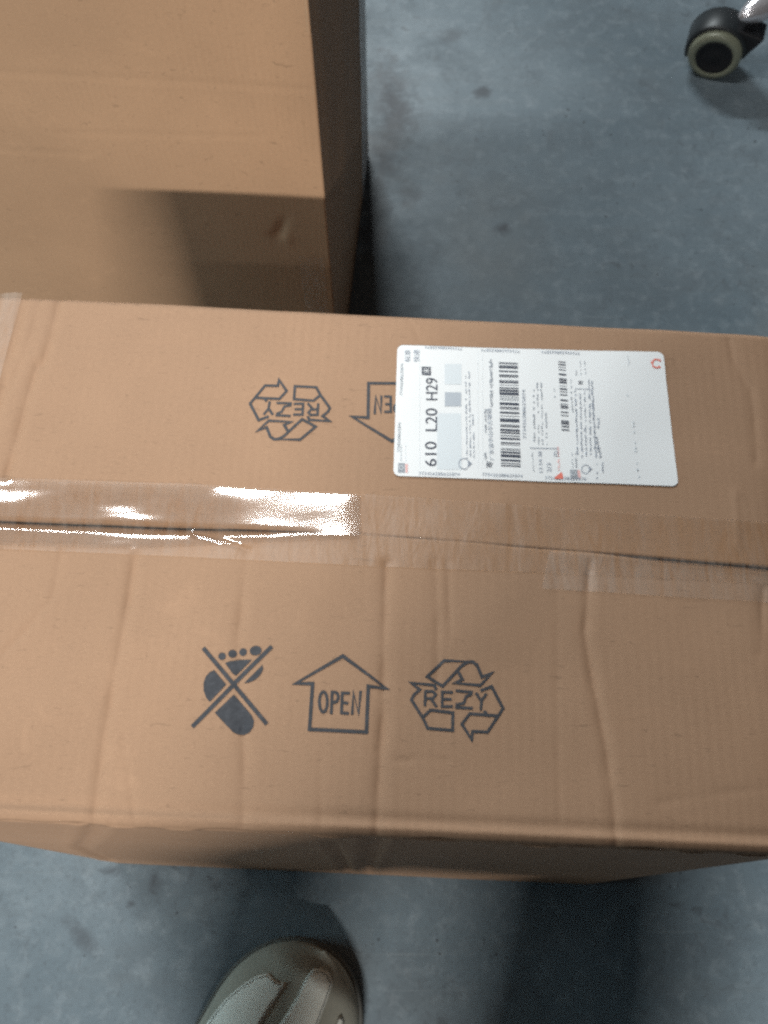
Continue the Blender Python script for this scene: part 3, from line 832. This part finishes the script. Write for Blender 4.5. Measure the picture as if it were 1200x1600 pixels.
def leg(d, first):
    d = np.array(d); s = np.array([-d[1], d[0]]); st = hub - d * .296
    P = []
    for t in np.concatenate([[0, .004, .010, .02, .035], np.linspace(.055, 1, 22)]):
        c = st + d * .288 * t; z = .104 + .020 * t; w_ = (.0195 + .010 * t) * min(1, math.sqrt(max(t, 0) / .11 * .999 + .001)); h_ = (.0185 + .006 * t) * min(1, math.sqrt(max(t, 0) / .11 * .999 + .001))
        P.append([(c[0] + s[0] * w_ * math.cos(a), c[1] + s[1] * w_ * math.cos(a), z + h_ * math.sin(a)) for a in np.linspace(0, 2 * math.pi, 25)])
    return grid("leg", np.array(P), CHROME, chair)
for i in range(5):
    t_ = 2 * math.pi * i / 5; ca, sa = math.cos(t_), math.sin(t_)
    d = (lv[0] * ca - lv[1] * sa, lv[0] * sa + lv[1] * ca)
    leg(d, i == 0)
    if i:
        q = hub - np.array(d) * .30
        caster((q[0], q[1], RW), (-d[1], d[0], 0))
lathe("hub", (hub[0], hub[1], 0), (0, 0, 1), [(.095, 0), (.095, .032), (.15, .036), (.155, .028), (.155, .026), (.30, .026), (.30, .018), (.44, .018), (.44, 0)], CHROME, chair)
lathe("seat", (hub[0], hub[1], 0), (0, 0, 1), [(.43, 0), (.43, .19), (.445, .215), (.475, .222), (.50, .212), (.512, .18), (.508, 0)], SEAT, chair)

# ================================================================== the photographer's shoe
UPPER = pm("shoe_upper_grey", (.38, .375, .32), .85, spec=.2, bump=.2)
PANELM = pm("shoe_pale_panel", (.86, .87, .80), .9, spec=.2, bump=.25)
SOLEM = pm("shoe_sole_rubber", (.13, .13, .12), .8, spec=.2)
toe = np.array([-.061, -.037]); sa_ = math.radians(60)
fw = np.array([math.cos(sa_), math.sin(sa_)]); rt = np.array([fw[1], -fw[0]])
SL = .31
def half_w(a, side):
    a = np.asarray(a, float)
    r = np.sqrt(np.clip(1 - (1 - np.clip(a / .095, 0, 1)) ** 2.2, 0, 1))
    w = .077 - .016 * sstep(a, .12, .20) + .004 * sstep(a, .22, .27)
    back = np.sqrt(np.clip(1 - np.clip((a - (SL - .05)) / .05, 0, 1) ** 2, 0, 1))
    return w * r * back
def top_h(a): return .040 + .030 * sstep(a, .0, .11) + .035 * sstep(a, .10, .24)
def shoe_z(X, Y):
    dx, dy = X - toe[0], Y - toe[1]
    a = -(dx * fw[0] + dy * fw[1]); b = dx * rt[0] + dy * rt[1]
    w = np.maximum(half_w(a, 0), 1e-4)
    q = np.clip(1 - np.abs(b / w) ** 2.3, 0, 1)
    front = sstep(a, -.001, .03)
    return .022 + top_h(a) * q ** .5 * (.55 + .45 * front)
person = None
def make_shoe(parent, dx=0.0, dy=0.0, mirror=1):
    aa = np.concatenate([np.linspace(0, .012, 10)[:-1] ** 1.0, np.linspace(.012, SL, 70)])
    tt = np.sin(np.linspace(-1, 1, 49) * math.pi / 2)
    P = np.zeros((len(aa), len(tt), 3))
    for i, a in enumerate(aa):
        w = max(float(half_w(a, 0)), 1e-4)
        b = tt * w
        XY = toe[None] - fw[None] * a + rt[None] * b[:, None]
        P[i, :, 0] = XY[:, 0] + dx; P[i, :, 1] = XY[:, 1] + dy; P[i, :, 2] = shoe_z(XY[:, 0], XY[:, 1])
    shoe = grid("shoe", P, UPPER, parent, flip=True)
    # sole: the outline swept with a rounded rim a few millimetres proud
    rim = []
    ring = [toe - fw * a + rt * half_w(a, 0) for a in aa] + [toe - fw * a - rt * half_w(a, 0) for a in aa[::-1]]
    ring = np.array(ring); cen = ring.mean(0)
    N = len(ring); tang = np.roll(ring, -1, 0) - np.roll(ring, 1, 0); nn = np.stack([tang[:, 1], -tang[:, 0]], -1); nn /= np.maximum(np.hypot(nn[:, 0], nn[:, 1])[:, None], 1e-6)
    if ((ring - cen) * nn).sum() < 0: nn = -nn
    prof = [(-.004, .0005), (.002, .003), (.0042, .012), (.0038, .022), (.0010, .0265), (-.004, .0255)]
    R_ = np.array([[(*(ring[i % N] + nn[i % N] * o + np.array([dx, dy])), z) for o, z in prof] for i in range(N + 1)])
    sole = grid("sole", R_, SOLEM, shoe)
    return shoe

# the photographer stands at the right behind the phone, unseen body posed and thickened for its shadows; only the toe of one shoe reaches into the picture
JACKET = pm("dark_clothes", (.03, .034, .045), .85, bump=.2)
SKIN = pm("skin", (.45, .28, .20), .55)
HAIR = pm("hair", (.02, .017, .015), .6)
def make_person():
    J = {'pel': (0.07, -0.4, 0.9), 'sp1': (0.13, -0.4, 1.06), 'che': (0.19, -0.4, 1.27), 'nec': (0.15, -0.36, 1.45), 'chi': (0.135, -0.32, 1.53), 'hea': (0.13, -0.3, 1.63), 'top': (0.13, -0.31, 1.72), 'hl': (-0.02, -0.38, 0.84), 'kl': (-0.155, -0.34, 0.5), 'al': (-0.165, -0.265, 0.1), 'fl': (-0.14, -0.22, 0.06), 'hr': (0.16, -0.39, 0.84), 'kr': (0.14, -0.36, 0.48), 'ar': (0.12, -0.44, 0.1), 'fr': (0.15, -0.38, 0.06), 'sl': (0.05, -0.37, 1.38), 'el': (-0.0, -0.32, 1.14), 'wl': (-0.03, -0.15, 1.09), 'pl': (-0.03, -0.1, 1.1), 'sr': (0.31, -0.36, 1.38), 'er': (0.27, -0.28, 1.13), 'wr': (0.16, -0.15, 1.07), 'pr': (0.11, -0.11, 1.09)}
    RAD = {'pel': .18, 'sp1': .15, 'che': .16, 'nec': .055, 'chi': .075, 'hea': .085, 'top': .055, 'hl': .14, 'kl': .11, 'al': .060, 'fl': .045, 'hr': .13, 'kr': .135, 'ar': .10, 'fr': .045,
           'sl': .065, 'el': .050, 'wl': .032, 'pl': .030, 'sr': .065, 'er': .050, 'wr': .032, 'pr': .030}
    ED = ['pel sp1', 'sp1 che', 'che nec', 'nec chi', 'chi hea', 'hea top', 'pel hl', 'hl kl', 'kl al', 'al fl', 'pel hr', 'hr kr', 'kr ar', 'ar fr', 'che sl', 'sl el', 'el wl', 'wl pl', 'che sr', 'sr er', 'er wr', 'wr pr']
    K = list(J)
    edges = [tuple(K.index(q) for q in e.split()) for e in ED]
    verts = [J[q] for q in K]
    # five fingers on each hand, curled round the phone's edges
    rads = [RAD[q] for q in K]
    for hand, sx in (('pl', 1), ('pr', -1)):
        b = np.array(J[hand])
        for f in range(5):
            o = np.array([sx * .012, .012 - .004 * f, .024 - .012 * f]) if f < 4 else np.array([0, -.02, .03])
            ln = (.020, .023, .022, .017, .018)[f]
            i0 = len(verts)
            for q in range(3): verts.append(tuple(b + o + np.array([sx * ln * .35 * q, ln * .55 * (q + .6) * .8, .003 * q]))); rads.append(.0085 - .001 * q)
            edges += [(K.index(hand), i0), (i0, i0 + 1), (i0 + 1, i0 + 2)]
    me = bpy.data.meshes.new("person"); me.from_pydata(verts, edges, []); me.update()
    o = bpy.data.objects.new("person", me); COL.objects.link(o)
    sk = o.modifiers.new("skin", 'SKIN'); sk.use_smooth_shade = True
    for i, r in enumerate(rads): me.skin_vertices[0].data[i].radius = (r, r); me.skin_vertices[0].data[i].use_root = (i == 0)
    sb = o.modifiers.new("sub", 'SUBSURF'); sb.levels = 2; sb.render_levels = 2
    dg = bpy.context.evaluated_depsgraph_get(); dg.update()
    em = bpy.data.meshes.new_from_object(o.evaluated_get(dg))
    o.modifiers.clear(); o.data = em
    for m in (JACKET, SKIN, HAIR): em.materials.append(m)
    for p in em.polygons:
        c = p.center; p.use_smooth = True
        hand = c.y > -.165 and 1.0 < c.z < 1.2
        p.material_index = 2 if c.z > 1.655 or (c.z > 1.57 and c.y < -.335) else 1 if (c.z > 1.46 or hand) else 0
    WORLD[o.name] = Matrix.Identity(4)
    return o
person = make_person()
tag(person, "person standing at the box, only a grey sneaker toe with pale panels showing", "person")
shoe_root = make_shoe(person)
shoe_root["label"] = "grey sneaker with pale panels"
make_shoe(person, .285, -.185)
ZS = zoomed(250, 1440, 3.243, .075)
def shoe_panel(pts):
    s = Shape(ZS); s.poly(pts)
    o = s.build("panel", shoe_z, .0012, PANELM, shoe_root, .006)
    st_ = Shape(ZS); c_ = np.array(pts).mean(0); q_ = [c_ + (np.array(p) - c_) * .9 for p in pts] ; q_.append(q_[0])
    L_ = 0
    for a_, b_ in zip(q_[:-1], q_[1:]):
        n_ = max(1, int(np.hypot(*(b_ - a_)) / 17))
        for i_ in range(n_): st_.stroke([a_ + (b_ - a_) * (i_ + .1) / n_, a_ + (b_ - a_) * (i_ + .65) / n_], 4)
    sto = st_.build("stitching", shoe_z, .0020, SOLEM, shoe_root, .01); sto['kind'] = 'stuff'
    m = o.modifiers.new("cloth", 'SOLIDIFY'); m.thickness = .001; m.offset = -1
    return o
shoe_panel([(190, 610), (225, 519), (310, 410), (405, 325), (480, 280), (545, 262), (575, 292), (605, 312), (642, 308), (580, 410), (515, 519), (470, 610)])
shoe_panel([(560, 610), (610, 519), (690, 390), (735, 290), (765, 245), (815, 242), (852, 264), (872, 312), (845, 400), (800, 519), (770, 610)])
shoe_panel([(860, 610), (900, 500), (915, 480), (930, 519), (925, 610)])
